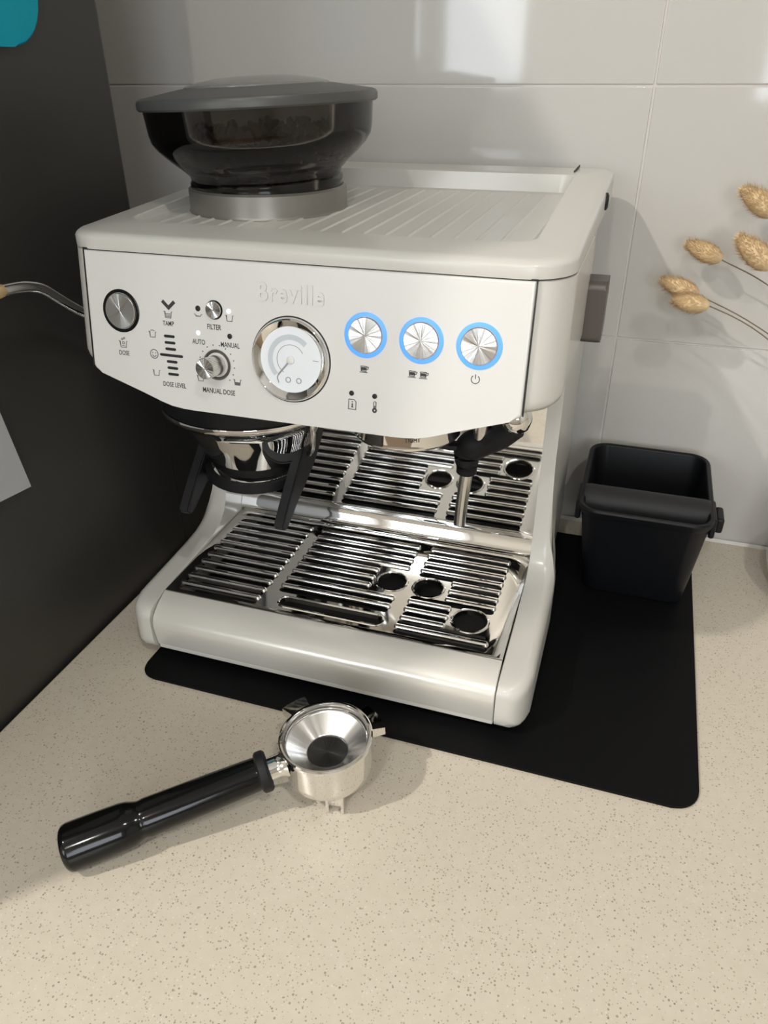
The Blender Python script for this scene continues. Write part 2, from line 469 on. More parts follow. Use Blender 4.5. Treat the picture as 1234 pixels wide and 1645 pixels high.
# head housing (rounded shell behind and beside the panel)
def plan(zoff, ins):
    hw = .178 - ins; y0 = zoff + .0005 + ins; y1 = .151
    return rrect(-hw, hw, y0, y1, (.030, .030, .004, .004), 10)
rings = []
for z, ins in ((.3652, .0008), (.3645, 0), (.345, 0), (.325, 0), (.305, 0), (.294, .0), (.289, .0012), (.2855, .004), (.2835, .009)):
    t = (.3656 - z) * .168
    rings.append([(x, y, z) for x, y in plan(-t, ins)])
obj('head_housing', loft(rings), 'cream', em, smooth=50)
obj('head_underside', nbox(-.150, .150, .022, .1475, .2790, .2838, bev=.002), 'black', em)
half = [(.157, 0), (.157, .080), (.1555, .0825), (.150, .0852), (.117, .0955), (.100, .1012), (.092, .1033), (.083, .1043), (.074, .1046)]
poly = [(-x, -v) for x, v in half] + [(x, -v) for x, v in reversed(half)]
bm = prism(poly, -.028, .0012, bev=.0022, seg=4, bev_top_only=True)
panel = obj('front_panel', bm, 'cream_panel', em, PM, smooth=35)
# thin dark seam around the panel
bm = stroke([(-.1576, -.081), (-.1576, .0006), (.1576, .0006), (.1576, -.081)], .0008, -.002, .0002)
obj('panel_seam', bm, 'void', em, PM)

# top cover with recessed cup deck
def cover():
    def ch(x, y0, y1, rf, c):     # plan outline: rounded front corners, chamfered rear corners
        out = []
        for k in range(9):
            t = pi + .5 * pi * k / 8; out.append((-x + rf + rf * math.cos(t), y0 + rf + rf * math.sin(t)))
        for k in range(9):
            t = 1.5 * pi + .5 * pi * k / 8; out.append((x - rf + rf * math.cos(t), y0 + rf + rf * math.sin(t)))
        for k in range(9):
            t = .5 * pi * k / 8; out.append((x - c + c * math.cos(t) ** .8, y1 - c + c * math.sin(t) ** .8))
        for k in range(9):
            t = .5 * pi + .5 * pi * k / 8; out.append((-x + c - c * abs(math.cos(t)) ** .8, y1 - c + c * math.sin(t) ** .8))
        return out
    def zrim(y): return .3795 + .0135 * sstep(.10, .31, y)
    L = []
    o = ch(.1775, -.001, .338, .031, .020)
    L.append([(x, y, .3662) for x, y in o])
    L.append([(x, y, .3662 + (zrim(y) - .3795)) for x, y in o])
    L.append([(x, y, .3725 + (zrim(y) - .3795)) for x, y in o])
    for ins, dz in ((.0012, .0020), (.0035, .0036), (.007, .0046)):
        L.append([(x, y, .3725 + dz + (zrim(y) - .3795)) for x, y in ch(.1775 - ins, -.001 + ins, .338 - ins, .031 - ins * .7, .020 - ins * .7)])
    inn = ch(.1475, .036, .272, .020, .012)
    L.append([(x, y, zrim(y) + .0002) for x, y in ch(.1495, .034, .276, .021, .013)])
    L.append([(x, y, zrim(y) - .0006) for x, y in inn])
    L.append([(x, y, .3772) for x, y in ch(.1455, .039, .270, .019, .012)])
    L.append([(x, y, .3764) for x, y in ch(.1435, .041, .268, .018, .011)])
    return loft(L)
cover_o = obj('top_cover', cover(), 'cream', em, smooth=45)
rib_me = None
for k in range(-8, 9):
    x = .0158 * k
    if rib_me is None:
        b = bmesh.new()
        prof = [(-.0020, 0), (-.0011, .0008), (0, .0011), (.0011, .0008), (.0020, 0)]
        loft([[(px, y, pz * s) for px, pz in prof] for y, s in ((.049, .1), (.052, .8), (.056, 1), (.252, 1), (.257, .8), (.260, .1))], b)
        r_ = obj('deck_rib', b, 'cream', cover_o, Matrix.Translation((x, 0, .3763)))
        rib_me = r_.data
    else:
        mobj('deck_rib', rib_me, cover_o, Matrix.Translation((x, 0, .3763)))
# water-tank lid seam (short dark slit) and rear hinge at the right rear corner
obj('tank_lid_seam', nbox(.1445, .1453, .284, .331, .3915, .3934), 'void', cover_o)
obj('tank_hinge', lathe([(0, 0), (.0055, 0), (.0068, .001), (.0068, .003), (.005, .0042), (0, .0042)], 20), 'black', em, Matrix.Translation((.1755, .235, .3765)) @ Matrix.Rotation(pi / 2, 4, 'Y'))

# bean hopper
HX, HY = -.0775, .1335
HT = Matrix.Translation((HX, HY, .392)) @ Matrix.Rotation(math.radians(-2.2), 4, 'Y') @ Matrix.Translation((-HX, -HY, -.392))
hop = obj('hopper_collar', lathe([(.057, .3755), (.0625, .3755), (.0630, .3768), (.0622, .3785), (.0620, .3925), (.0600, .3940), (.057, .3935), (.057, .3755)], 72, (HX, HY, 0)), 'collar', em)
hopper = obj('bean_hopper', lathe([(.0565, .3845), (.0588, .3848), (.0590, .3950), (.0598, .3960), (.0598, .3985), (.0585, .4000), (.0592, .4035), (.0640, .4080), (.0725, .4150), (.0800, .4222), (.0836, .4275), (.0848, .4330), (.0862, .4495),
                                   (.0842, .4495), (.0828, .4335), (.0815, .4285), (.0785, .4240), (.0710, .4172), (.0620, .4100), (.0570, .4050), (.0565, .3990), (.0565, .3845)], 72, (HX, HY, 0)), 'smoke', em, HT)
obj('hopper_base', lathe([(0, .3846), (.0562, .3846), (.0562, .3990), (.052, .4010), (0, .4010)], 48, (HX, HY, 0)), 'black_gloss', hopper, HT)
lid = obj('hopper_lid', lathe([(0, .4500), (.0850, .4500), (.0885, .4488), (.0897, .4500), (.0898, .4535), (.0888, .4556), (.0860, .4568), (.0560, .4618), (.0552, .4600), (0, .4600)], 72, (HX, HY, 0)), 'grey_lid', em, HT)
obj('lid_cap', lathe([(.0548, .4600), (.0545, .4622), (.0530, .4632), (.0430, .4655), (.0280, .4675), (.0140, .4683), (0, .4686)], 64, (HX, HY, 0)), 'grey_dome', lid, HT)
# beans inside (nobody can count them through the smoked wall)
bm = bmesh.new()
def bean(bm, p, rot):
    r = bmesh.ops.create_icosphere(bm, subdivisions=1, radius=1.0)
    for v in r['verts']:
        c = v.co; v.co = Vector(p) + rot @ Vector((c.x * .0056, c.y * .0038, c.z * (.0032 if c.z > 0 else .0018)))
from mathutils import Euler
for i in range(620):
    z = random.uniform(.405, .4355); rm = {True: .060 + (z - .405) * 1.05, False: .0805}[z < .424] - .0062
    a = random.uniform(0, 2 * pi); rr = rm * math.sqrt(random.uniform(.45 if z < .422 else 0, 1))
    bean(bm, (HX + rr * math.cos(a), HY + rr * math.sin(a), z), Euler((random.uniform(0, 6), random.uniform(0, 6), random.uniform(0, 6))).to_matrix())
obj('coffee_beans', bm, 'bean', hopper, HT, kind='stuff')

# ---- controls on the panel
def button(u, v, r_cap, r_ring, name, ringmat, raise_=.0030, label=None):
    b = obj(name, lathe([(r_ring + .0006, .0010), (r_ring + .0006, .0016), (r_ring, .0019), (r_cap + .0004, .0019), (r_cap + .0004, .0010)], 48), ringmat, em, pm(u, v))
    if label: b['label'] = label
    obj('button_cap', lathe([(r_cap, .0010), (r_cap, raise_ - .0004), (r_cap - .0004, raise_), (0, raise_)], 56), 'spun', b, pm(u, v))
    return b
for u in (.0531, .0900, .1268):
    button(u, .0402, .0114, .0138, 'push_button', 'blue_led', label='steel push button with glowing blue ring')
button(-.1293, .0395, .0121, .0142, 'dose_button', 'black_gloss')
fb = obj('filter_button', lathe([(.0064, .001), (.0064, .0016), (.0060, .0019), (.0058, .001)], 32), 'black_gloss', em, pm(-.0554, .0330))
obj('button_cap', lathe([(.0058, .001), (.0058, .0030), (.0054, .0034), (0, .0034)], 40), 'spun', fb, pm(-.0554, .0330))
# manual dose knob
kb = obj('dose_knob', lathe([(.0102, .0010), (.0106, .0014), (.0102, .0024), (.0092, .0022), (.0084, .0012), (.0068, .0010)], 48), 'bronze', em, pm(-.0548, .0700))
pr = []
bm = bmesh.new()
for w, rr in ((.001, .0068), (.0170, .0068)):
    pr.append([(rr * (1 + (.025 if k % 2 else -.025)) * math.cos(2 * pi * k / 80), rr * (1 + (.025 if k % 2 else -.025)) * math.sin(2 * pi * k / 80), w) for k in range(80)])
obj('knurled_grip', loft(pr), 'steel_soft', kb, pm(-.0548, .0700), smooth=25)
obj('knob_face', lathe([(.0070, .0167), (.0070, .0175), (.0066, .0179), (0, .0179)], 48), 'spun', kb, pm(-.0548, .0700))
# gauge
g = obj('pressure_gauge', lathe([(.0278, .0010), (.0280, .0022), (.0272, .0040), (.0262, .0046), (.0258, .0042), (.0222, .0022), (.0218, .0012)], 72), 'chrome', em, pm(.001, .0610), label='round pressure gauge with chrome bezel and white dial')
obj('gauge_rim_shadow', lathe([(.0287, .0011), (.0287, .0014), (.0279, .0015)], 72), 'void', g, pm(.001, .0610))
gf = obj('dial_face', lathe([(.0221, .0015), (0, .0015)], 64), 'gauge_face', g, pm(.001, .0610))
arc = [(.0150 * math.cos(t), .0150 * math.sin(t)) for t in [math.radians(225 - 10 * k) for k in range(19)]]
obj('dial_scale', stroke(arc, .0035, .0014, .0016), 'gauge_grey', g, pm(.001, .0610))
bm = stroke([(.0100 * math.cos(t), .0100 * math.sin(t)) for t in [math.radians(240 - 10 * k) for k in range(22)]], .0004, .0014, .00165)
stroke([(.0160, .0010), (.0200, .0008)], .0004, .0014, .00165, bm)
for x in (-.0018, .0060):
    stroke(circle(x, -.0135, .0017, 20), .0006, .0014, .00165, bm, True)
obj('dial_marks', bm, 'needle', g, pm(.001, .0610))
bm = stroke([(.0, .0), (-.0090, -.0105)], .0009, .0018, .0022)
stroke([(-.0090, -.0105), (-.0098, -.0125), (-.0085, -.0160)], .0005, .0018, .0021, bm)
obj('needle', bm, 'needle', g, pm(.001, .0610))
obj('needle_hub', lathe([(.0027, .0015), (.0027, .0026), (.0020, .0031), (0, .0031)], 24), 'frame_white', g, pm(.001, .0610))
# indicator lights
def dot(u, v, r, m_, name='indicator_light'):
    return obj(name, lathe([(r, .0010), (r, .0015), (r * .6, .0018), (0, .0018)], 20), m_, panel, pm(u, v))
dot(-.0678, .0330, .0019, 'void'); dot(-.0445, .0331, .0017, 'white_led'); dot(-.0684, .0494, .0017, 'white_led'); dot(-.0442, .0496, .0018, 'void')
dot(.0448, .0785, .0017, 'void'); dot(.0609, .0788, .0017, 'void')
# printed lettering and symbols
W0, W1 = .0011, .00135
def label_txt(s, u, v, size, sx=.74, bold=.00006):
    return text_obj('printed_lettering', s, size, 'print', panel, pm(u, v, .00122), sx=sx, depth=.00008, bold=bold)
label_txt('TAMP', -.0917, .0452, .0046)
label_txt('FILTER', -.0560, .0446, .0050)
label_txt('AUTO', -.0683, .0556, .0048)
label_txt('MANUAL', -.0442, .0557, .0048)
label_txt('DOSE', -.1296, .0690, .0046)
label_txt('DOSE LEVEL', -.0895, .0879, .0047)
label_txt('MANUAL DOSE', -.0541, .0886, .0050)
text_obj('brand_lettering', 'Breville', .0165, 'cream_panel', panel, pm(.0006, .0190, .0011), sx=.86, depth=.0010, bold=.0005, bevel=0, spacing=1.10)
def icon(strokes, u, v, m_='print', w=.00045):
    bm = bmesh.new()
    for s in strokes:
        cl = s[0] == 'c'; pts = s[1] if s[0] in ('c', 'o') else s
        ww = s[2] if s[0] in ('c', 'o') and len(s) > 2 else w
        stroke(pts, ww, W0, W1, bm, cl)
    return obj('printed_symbol', bm, m_, panel, pm(u, v))
# chevron and level bars
icon([('o', [(-.0048, .0022), (0, -.0022), (.0048, .0022)], .0024)], -.0908, .0322)
for k in range(7):
    u = -.0915 + .00028 * k; v = .0538 + .00441 * k
    hw = .0043 if k != 3 else .0093
    h = .00095
    bm = prism(capsule2(-hw, hw, 0, h), W0, W1)
    obj('level_bar', bm, 'void', panel, pm(u, v))
bask = lambda s: [(-.0036 * s, .0022 * s), (-.0026 * s, .0022 * s), (-.0021 * s, -.0020 * s), (.0021 * s, -.0020 * s), (.0026 * s, .0022 * s), (.0036 * s, .0022 * s)]
icon([bask(1.0), [(-.0020, .0008), (.0020, .0008)], [(-.0019, -.0002), (.0019, -.0002)], [(-.0018, -.0011), (.0018, -.0011)]], -.0914, .0392, 'print_soft')
icon([bask(.9), [(-.0018, .0026), (.0, .0032), (.0018, .0026)]], -.1049, .0537, 'print_soft')
icon([bask(.9)], -.1037, .0806, 'print_soft')
icon([('c', circle(0, 0, .0031, 24)), [(-.0016, -.0007), (-.0008, -.0017), (.0008, -.0017), (.0016, -.0007)], ('o', [(-.0012, .0012), (-.0012, .0005)], .0006), ('o', [(.0012, .0012), (.0012, .0005)], .0006)], -.1046, .0672)
icon([bask(1.05), [(-.0012, -.0010), (.0012, -.0010)], ('c', circle(0, .0010, .0009, 10)), ('c', circle(-.0008, .0036, .0006, 8)), ('c', circle(.0009, .0044, .0006, 8))], -.1297, .0628, 'print_soft')
icon([[(-.0032, .0007), (-.0022, .0005), (-.0018, -.0006), (.0018, -.0006), (.0022, .0005), (.0032, .0007)]], -.0678, .0375, 'print_soft')
icon([bask(.9)], -.0440, .0378, 'print_soft')
icon([bask(.9)], -.0680, .0807, 'print_soft')
icon([bask(.9), ('o', [(-.0020, -.0008), (.0020, -.0008)], .0020)], -.0392, .0806, 'print_soft')
for k in range(14):
    t = math.radians(225 - 270 * k / 13 + 0)
    bm = prism(circle(0, 0, .00045, 8), W0, W1)
    obj('knob_tick', bm, 'print', panel, pm(-.0548 + .0136 * math.cos(t), .0700 - .0136 * math.sin(t)))
cup = lambda dx: [[(dx - .0020, .0018), (dx + .0020, .0018), (dx + .0017, -.0014), (dx - .0017, -.0014), (dx - .0020, .0018)], [(dx + .0020, .0014), (dx + .0032, .0014), (dx + .0030, .0001), (dx + .0019, -.0002)], [(dx - .0027, -.0022), (dx + .0027, -.0022)], ('o', [(dx - .0016, .0002), (dx + .0016, .0002)], .0020)]
icon(cup(0), .0526, .0617); icon(cup(-.0037) + cup(.0037), .0890, .0615)
icon([[(.0026 * math.sin(t), .0026 * math.cos(t)) for t in [math.radians(35 + 290 * k / 20) for k in range(21)]], [(0, .0032), (0, .0003)]], .1262, .0607, w=.0005)
icon([[(-.0026, .0032), (.0012, .0032), (.0026, .0018), (.0026, -.0034), (-.0026, -.0034), (-.0026, .0032)], ('o', [(0, .0006), (0, -.0020)], .0008), ('o', [(0, .0020), (0, .0013)], .0008), [(-.0009, -.0020), (.0009, -.0020)]], .0455, .0858)
icon([[(-.0008, -.0010), (-.0008, .0030), (0, .0036), (.0008, .0030), (.0008, -.0010)], ('c', circle(0, -.0024, .0011, 14), .0012), ('o', [(0, -.0012), (0, .0008)], .0007)], .0612, .0858)

# ---- drip tray
ZT = .0615
PLX0, PLX1, PLY0, PLY1 = -.1562, .1562, .0158, .1730
dt = obj('drip_tray', nbox(-.153, .153, .013, .172, .0125, .034, bev=.003), 'void', em)
# front bar: profile swept in x
prof = [(.0150, .0612), (.0105, .0600), (.0030, .0566), (-.0040, .0522), (-.0085, .0478), (-.0108, .0430), (-.0112, .0380), (-.0100, .0280), (-.0086, .0175), (-.0070, .0160), (.010, .0160), (.0150, .020)]
bm = bmesh.new()
XS = [-.1562, -.1555, .1555, .1562]
rings = [[(x, y + (.0008 if abs(x) > .156 else 0), z - (.0006 if abs(x) > .156 else 0)) for y, z in prof] for x in XS]
obj('tray_front', loft(rings), 'cream_pearl', em, smooth=30)
obj('tray_front_lip', nbox(-.1560, .1560, -.0072, .012, .0112, .0163, bev=.0012), 'cream', em)
# grill plate with slots
rows = [.1525 - .01225 * i for i in range(11)]
bars = []
for i, y in enumerate(rows): bars.append((-.1475, -.0660, y))
for i, y in enumerate(rows[:9]):
    x1 = .0495
    if i in (4, 5, 6): x1 = .0225
    bars.append((-.0570, x1, y))
for i, y in enumerate(rows):
    if i < 4: bars.append((.0590, .1390, y))
    elif i < 7: bars.append((.0920, .1390, y))
    elif i < 10: bars.append((.0610, .1020, y))
    else: bars.append((.0600, .1420, y))
holes = [(.0388, .0908, .0133), (.0738, .0908, .0133), (.1203, .0560, .0148)]
BIG = (-.0480, .0480, .0325, .0062)
pl = bmesh.new()
box(pl, PLX0, PLX1, PLY0, PLY1, ZT - .0028, ZT, bev=.0008, seg=2)
cut = bmesh.new()
sw = .0034
done = set()
def slot(x0, x1, y):
    prism(capsule2(x0, x1, y, sw, 5), ZT - .02, ZT + .02, bm=cut)
groups = {}
for x0, x1, y in bars: groups.setdefault(round(x0, 3) if x0 < .05 else ('r', round(x0, 3)), []).append((x0, x1, y))
for k, L in groups.items():
    L.sort(key=lambda b: -b[2])
    for j in range(len(L) - 1):
        a, b = L[j], L[j + 1]
        slot(max(a[0], b[0]) + .001, min(a[1], b[1]) - .001, (a[2] + b[2]) / 2)
    slot(L[0][0] + .001, L[0][1] - .001, L[0][2] + .0061)
    if L[-1][2] - .0061 > .02: slot(L[-1][0] + .001, L[-1][1] - .001, L[-1][2] - .0061)
for cx, cy, r in holes: prism(circle(cx, cy, r, 32), ZT - .02, ZT + .02, bm=cut)
prism(capsule2(BIG[0], BIG[1], BIG[2], BIG[3], 10), ZT - .02, ZT + .02, bm=cut)
bmesh.ops.recalc_face_normals(cut, faces=cut.faces[:])
cme = bpy.data.meshes.new('tray_cutter'); cut.to_mesh(cme); cut.free()
cob = bpy.data.objects.new('tray_cutter', cme); COL.objects.link(cob)
plate = obj('drip_grill', pl, 'steel', em, smooth=30)
md = plate.modifiers.new('cut', 'BOOLEAN'); md.operation = 'DIFFERENCE'; md.object = cob; md.solver = 'EXACT'; md.use_self = True
dg = bpy.context.evaluated_depsgraph_get(); dg.update()
nm = bpy.data.meshes.new_from_object(plate.evaluated_get(dg))
plate.modifiers.clear(); plate.data = nm
bpy.data.objects.remove(cob, do_unlink=True)
bar_me = {}
for x0, x1, y in bars:
    Lh = (x1 - x0) / 2; key = round(Lh, 4)
    MX = Matrix.Translation(((x0 + x1) / 2, y, ZT))
    if key not in bar_me:
        b = bmesh.new()
        rb = .0027
        n = 8
        base = capsule2(-Lh, Lh, 0, rb, n)
        def sc(q, k): return [(max(-Lh + rb, min(Lh - rb, x)) + (x - max(-Lh + rb, min(Lh - rb, x))) * k, yy * k) for x, yy in base]
        lv = [(1.0, -.0006), (1.0, .0003), (.9, .0013), (.65, .0022), (.3, .0026)]
        loft([[(x, yy, z) for x, yy in sc(0, k)] for k, z in lv], b)
        o = obj('grill_bar', b, 'steel', plate, MX, smooth=60); bar_me[key] = o.data
    else: mobj('grill_bar', bar_me[key], plate, MX)
for cx, cy, r in holes:
    obj('hole_rim', lathe([(r - .0002, -.004), (r - .0002, .0004), (r + .0006, .0012), (r + .0018, .0009), (r + .0024, 0)], 40), 'steel', plate, Matrix.Translation((cx, cy, ZT)))
bm = bmesh.new()
def scap(d, z): return [(x, y, z) for x, y in capsule2(BIG[0] - d, BIG[1] + d, BIG[2], BIG[3] + d, 10)]
loft([scap(-.0002, ZT - .004), scap(-.0002, ZT + .0004), scap(.0006, ZT + .0012), scap(.0018, ZT + .0009), scap(.0024, ZT)], bm, cap=False)
obj('pull_slot_rim', bm, 'steel', plate)
# polished splash back with rolled lip at its foot
YS = .1775
lean = -math.tan(math.radians(7.0))
prof = [(YS - .0085, ZT - .001), (YS - .0096, ZT + .0025), (YS - .0092, ZT + .0050), (YS - .0078, ZT + .0085), (YS - .0060, ZT + .0120), (YS - .0046, ZT + .0160), (YS - .0036, ZT + .0205), (YS + lean * .026, ZT + .026)]
prof2 = prof + [(YS + lean * (.284 - ZT), .284)]
back = [(YS + .003 + lean * (.284 - ZT), .284), (YS + .003, ZT - .001)]
bm = loft([[(x, y, z) for y, z in prof2 + back] for x in (-.1568, .1568)])
obj('splash_back', bm, 'chrome', em, smooth=35)

# ---- group head, grinder outlet, steam wand
GX, GY = .0535, .086
gh = obj('group_head', lathe([(.030, .228), (.0395, .226), (.0415, .2212), (.0430, .2205), (.0438, .2215), (.0440, .2235), (.0435, .2250), (.0435, .2840)], 64, (GX, GY, 0)), 'chrome', em)
obj('shower_screen', lathe([(0, .2315), (.0395, .2315), (.0395, .2280), (.030, .228)], 40, (GX, GY, 0)), 'void', gh)
tm = Matrix.Translation((GX, GY, 0)) @ Matrix.Rotation(math.radians(22), 4, 'Z') @ Matrix.Translation((0, -.0437, .2305)) @ Matrix.Rotation(pi / 2, 4, 'X')
text_obj('printed_lettering', 'TIGHT', .0052, 'print', gh, tm, sx=.8, depth=.0001, bold=.0001)
bm = prism([(-.0042, .0044), (.0010, .0054), (.0010, .0034)], -.0001, .0003); box(bm, .001, .0045, .0039, .0049, -.0001, .0003)
obj('printed_symbol', bm, 'print', gh, tm)

CX, CY = -.0775, .0755
obj('grinder_housing', lathe([(0, .2830), (.073, .2830), (.0755, .2600), (.0755, .2420), (.074, .2395), (0, .2395)], 48, (CX, CY, 0)), 'black', em)
obj('tamp_bell', lathe([(.070, .2396), (.0752, .2392), (.0757, .2375), (.0750, .2350), (.0715, .2325), (.0650, .2295), (.0605, .2255), (.0575, .2200), (.0545, .2130), (.0490, .2010), (.0430, .1870), (.0385, .1760), (.0365, .1705), (.034, .1690), (0, .1690)], 72, (CX, CY, 0)), 'chrome', em)
# black cradle: ring under the bell, two forward prongs, two rising arms
cr = bmesh.new()
R0, R1 = .0415, .0465
pts = []
for k in range(25):
    t = math.radians(180 + 180 * k / 24)
    pts.append((CX + .0437 * math.cos(t), CY + .0437 * math.sin(t), .1765 - .004 * math.sin(pi * k / 24)))
rings = []
for k, p in enumerate(pts):
    t = math.radians(180 + 180 * k / 24); c, s = math.cos(t), math.sin(t)
    rings.append([(CX + (R0) * c, CY + R0 * s, p[2] + .0045), (CX + (R1 + .001) * c, CY + (R1 + .001) * s, p[2] + .005), (CX + (R1 + .001) * c, CY + (R1 + .001) * s, p[2] - .003), (CX + (R1 - .003) * c, CY + (R1 - .003) * s, p[2] - .0055), (CX + R0 * c, CY + R0 * s, p[2] - .004)])
loft(rings, cr)
cradle = obj('portafilter_cradle', cr, 'black_matte', em, smooth=40)
for sg in (-1, 1):
    X = CX + sg * .0440
    def pr(y, z, hy, hz, hx=.0042): return [(X - hx, y - hy, z - hz), (X + hx, y - hy, z - hz), (X + hx, y + hy, z + hz), (X - hx, y + hy, z + hz)]
    rings = []
    for y, z, h in ((.118, .238, .016), (.104, .220, .019), (.090, .204, .020), (.074, .190, .019), (.058, .178, .0155), (.042, .168, .0115), (.030, .159, .0090), (.020, .1515, .0065), (.0165, .149, .0042)):
        dn = Vector((0, .72, -.69)) * h * .8
        hx = .0046
        rings.append([(X - hx, y - dn.y, z - dn.z), (X + hx, y - dn.y, z - dn.z), (X + hx, y + dn.y, z + dn.z), (X - hx, y + dn.y, z + dn.z)])
    b = loft(rings)
    bmesh.ops.bevel(b, geom=b.edges[:], offset=.0012, segments=2, affect='EDGES')
    obj('prong', b, 'black_matte', cradle)
# bent steel bracket edge right of the bell
pth = catmull([(-.0205, .060, .262), (-.0195, .060, .240), (-.0195, .062, .218), (-.0230, .066, .200), (-.0310, .072, .190)], 6)
obj('bracket_rod', tube(pth, .0024, 10), 'chrome', cradle)

# steam wand
sw_ = thing_part = obj('steam_wand', tube(catmull([(.1035, .092, .202), (.1030, .092, .185), (.1005, .093, .158), (.0990, .094, .134)], 6), .0052, 18), 'steel_soft', em)
obj('ball_joint', lathe([(0, .013), (.006, .0115), (.0105, .0075), (.0125, 0), (.0105, -.0075), (.006, -.0115), (0, -.013)], 28, (.141, .082, .243)), 'chrome', sw_)
rings = []
arm = catmull([(.142, .080, .236), (.131, .083, .226), (.119, .087, .2175), (.108, .090, .212), (.103, .092, .205), (.103, .092, .192), (.1028, .0925, .186)], 5)
rad = [.0085 + .0045 * math.sin(pi * min(1, i / 24)) if i < 24 else .0085 for i in range(len(arm))]
rad = [(.0085 if i < 4 else .0100 if i < 12 else .0125 if i < 19 else .0110 if i < 24 else .0085) for i in range(len(arm))]
rad = [sum(rad[max(0, i - 2):i + 3]) / len(rad[max(0, i - 2):i + 3]) for i in range(len(rad))]
obj('rubber_grip', tube(arm, rad, 20), 'black_matte', sw_)
b = loft([[(x, y + dy, z + dz) for dy, dz in ((-.005, -.002), (-.005, .002), (.005, .0025), (.005, -.002))] for x, y, z in ((.1010, .090, .2100), (.0900, .088, .2095), (.0800, .087, .2110), (.0765, .087, .2120))])
obj('grip_tab', b, 'black_matte', sw_)
obj('hot_water_spout', lathe([(.0045, .2190), (.0065, .2175), (.0072, .2190), (.0072, .270)], 28, (.1150, .086, 0)), 'steel_soft', em)
obj('wand_mount', nbox(.100, .150, .05, .14, .262, .284, bev=.004), 'black', em)

# steam dial on the right side
obj('steam_dial', prism(rrect(-.0235, .0235, -.016, .016, .006, 5), 0, .0165, bev=.0022, seg=3), 'bronze', em, Matrix.Translation((.1755, .155, .3105)) @ Matrix.Rotation(pi / 2, 4, 'Y'), label='grey steam dial on the right side')
# tamp lever on the left side
LX = -.2050
pth = catmull([(-.186, .120, .262), (-.198, .085, .280), (LX, .055, .298), (LX, .034, .3115), (LX, .018, .3235), (LX, .006, .3325), (LX, -.006, .3375), (LX, -.018, .3400), (LX, -.033, .3415)], 5)
lev = obj('tamp_lever', tube(pth, [.0044] * len(pth), 14, flat=.75, upref=(1, 0, 0)), 'chrome', em)
obj('lever_grip', tube(catmull([(LX, -.032, .3414), (LX, -.045, .3428), (LX, -.075, .345), (LX, -.088, .346)], 4), [.0034, .0044, .005, .0054, .0056, .0058, .0058, .006, .006, .006, .006, .0055, .004], 14, upref=(1, 0, 0)), 'tan', lev)
obj('lever_pivot', lathe([(0, 0), (.016, 0), (.016, .010), (.013, .0125), (0, .0125)], 28), 'steel_soft', lev, Matrix.Translation((-.1755, .124, .260)) @ Matrix.Rotation(-pi / 2, 4, 'Y'))

# ------------------------------------------------------------------ knock box
kx0, kx1, ky0, ky1, kz = .1935, .3125, .190, .343, .1125
kb_ = thing('knock_box', 'black tapered knock box with grey rubber bar, right of the machine', 'knock box', (.254, .268, ZM))
bx0, bx1, by0, by1 = .206, .3045, .2165, .322
def kr(t, d):     # outline at height fraction t, inset d
    L = lambda a, b: a + (b - a) * t
    return rrect(L(bx0, kx0) + d, L(bx1, kx1) - d, L(by0, ky0) + d, L(by1, ky1) - d, max(.003, L(.014, .018) - d), 7)
lev_ = []
H = kz - ZM
for t, d, zz in ((0, .003, 0), (0.0, 0, .002), (.3, 0, None), (.6, 0, None), (.9, 0, None), (.925, -.0022, None), (.985, -.0026, None), (1.0, -.0012, None), (1.0, .0018, None), (.985, .0032, None), (.6, .0034, None), (.3, .0034, None), (.05, .0034, None), (.04, .010, None)):
    z = ZM + (zz if zz is not None else t * H)
    lev_.append([(x, y, z) for x, y in kr(t, d)])
obj('bin', loft(lev_), 'knock', kb_, smooth=45)
bar_ = tube([(kx0 + .0015, .229, .1015), (kx0 + .006, .229, .1015), (kx1 - .006, .229, .1015), (kx1 - .0015, .229, .1015)], [.0155, .0165, .0165, .0155], 28)
obj('knock_bar', bar_, 'knock_bar', kb_)
for x, s in ((kx1 - .001, 1), (kx0 + .001, -1)):
    b = nbox(min(x, x + s * .0055), max(x, x + s * .0055), .206, .246, .091, .1115, bev=.0022)
    if s > 0: box(b, x + .005, x + .0125, .214, .240, .0935, .109, bev=.0025)
    obj('bar_bracket', b, 'knock', kb_)

# ------------------------------------------------------------------ portafilter lying on the counter
pf = thing('portafilter', 'steel portafilter with glossy black handle lying on the countertop', 'portafilter', (.05, -.10, 0))
PC = Vector((.0490, -.0985, .0570))          # rim centre
hend = Vector((-.0975, -.2120, .0165))
hdir = (hend - Vector((.0275, -.1155, .0425))).normalized()
tilt = Matrix.Rotation(math.radians(-2.5), 4, Vector((hdir.y, -hdir.x, 0)).normalized())
PFM = Matrix.Translation(PC) @ tilt
RR = .0342
obj('filter_holder', lathe([(.0312, -.0004), (.0318, .0012), (RR - .0010, .0014), (RR, .0004), (RR, -.0022), (RR - .0012, -.0034), (RR - .0016, -.0045), (RR - .0016, -.0250), (RR - .0025, -.0310), (RR - .0065, -.0368), (RR - .0135, -.0405), (.010, -.0425), (0, -.0428)], 72), 'chrome', pf, PFM)
fbk = obj('filter_basket', lathe([(.0314, .0006), (.0306, -.0010), (.0302, -.0042), (.0298, -.0056), (.0292, -.0062), (.0158, -.0150), (.0149, -.0158)], 72), 'spun_cone', pf, PFM)
obj('basket_floor', lathe([(.0150, -.0156), (.0144, -.0164), (0, -.0166)], 48), 'spun_dark', fbk, PFM)
obj('basket_ridge', lathe([(.0300, -.0026), (.0294, -.0032), (.0299, -.0040)], 64), 'steel', fbk, PFM)
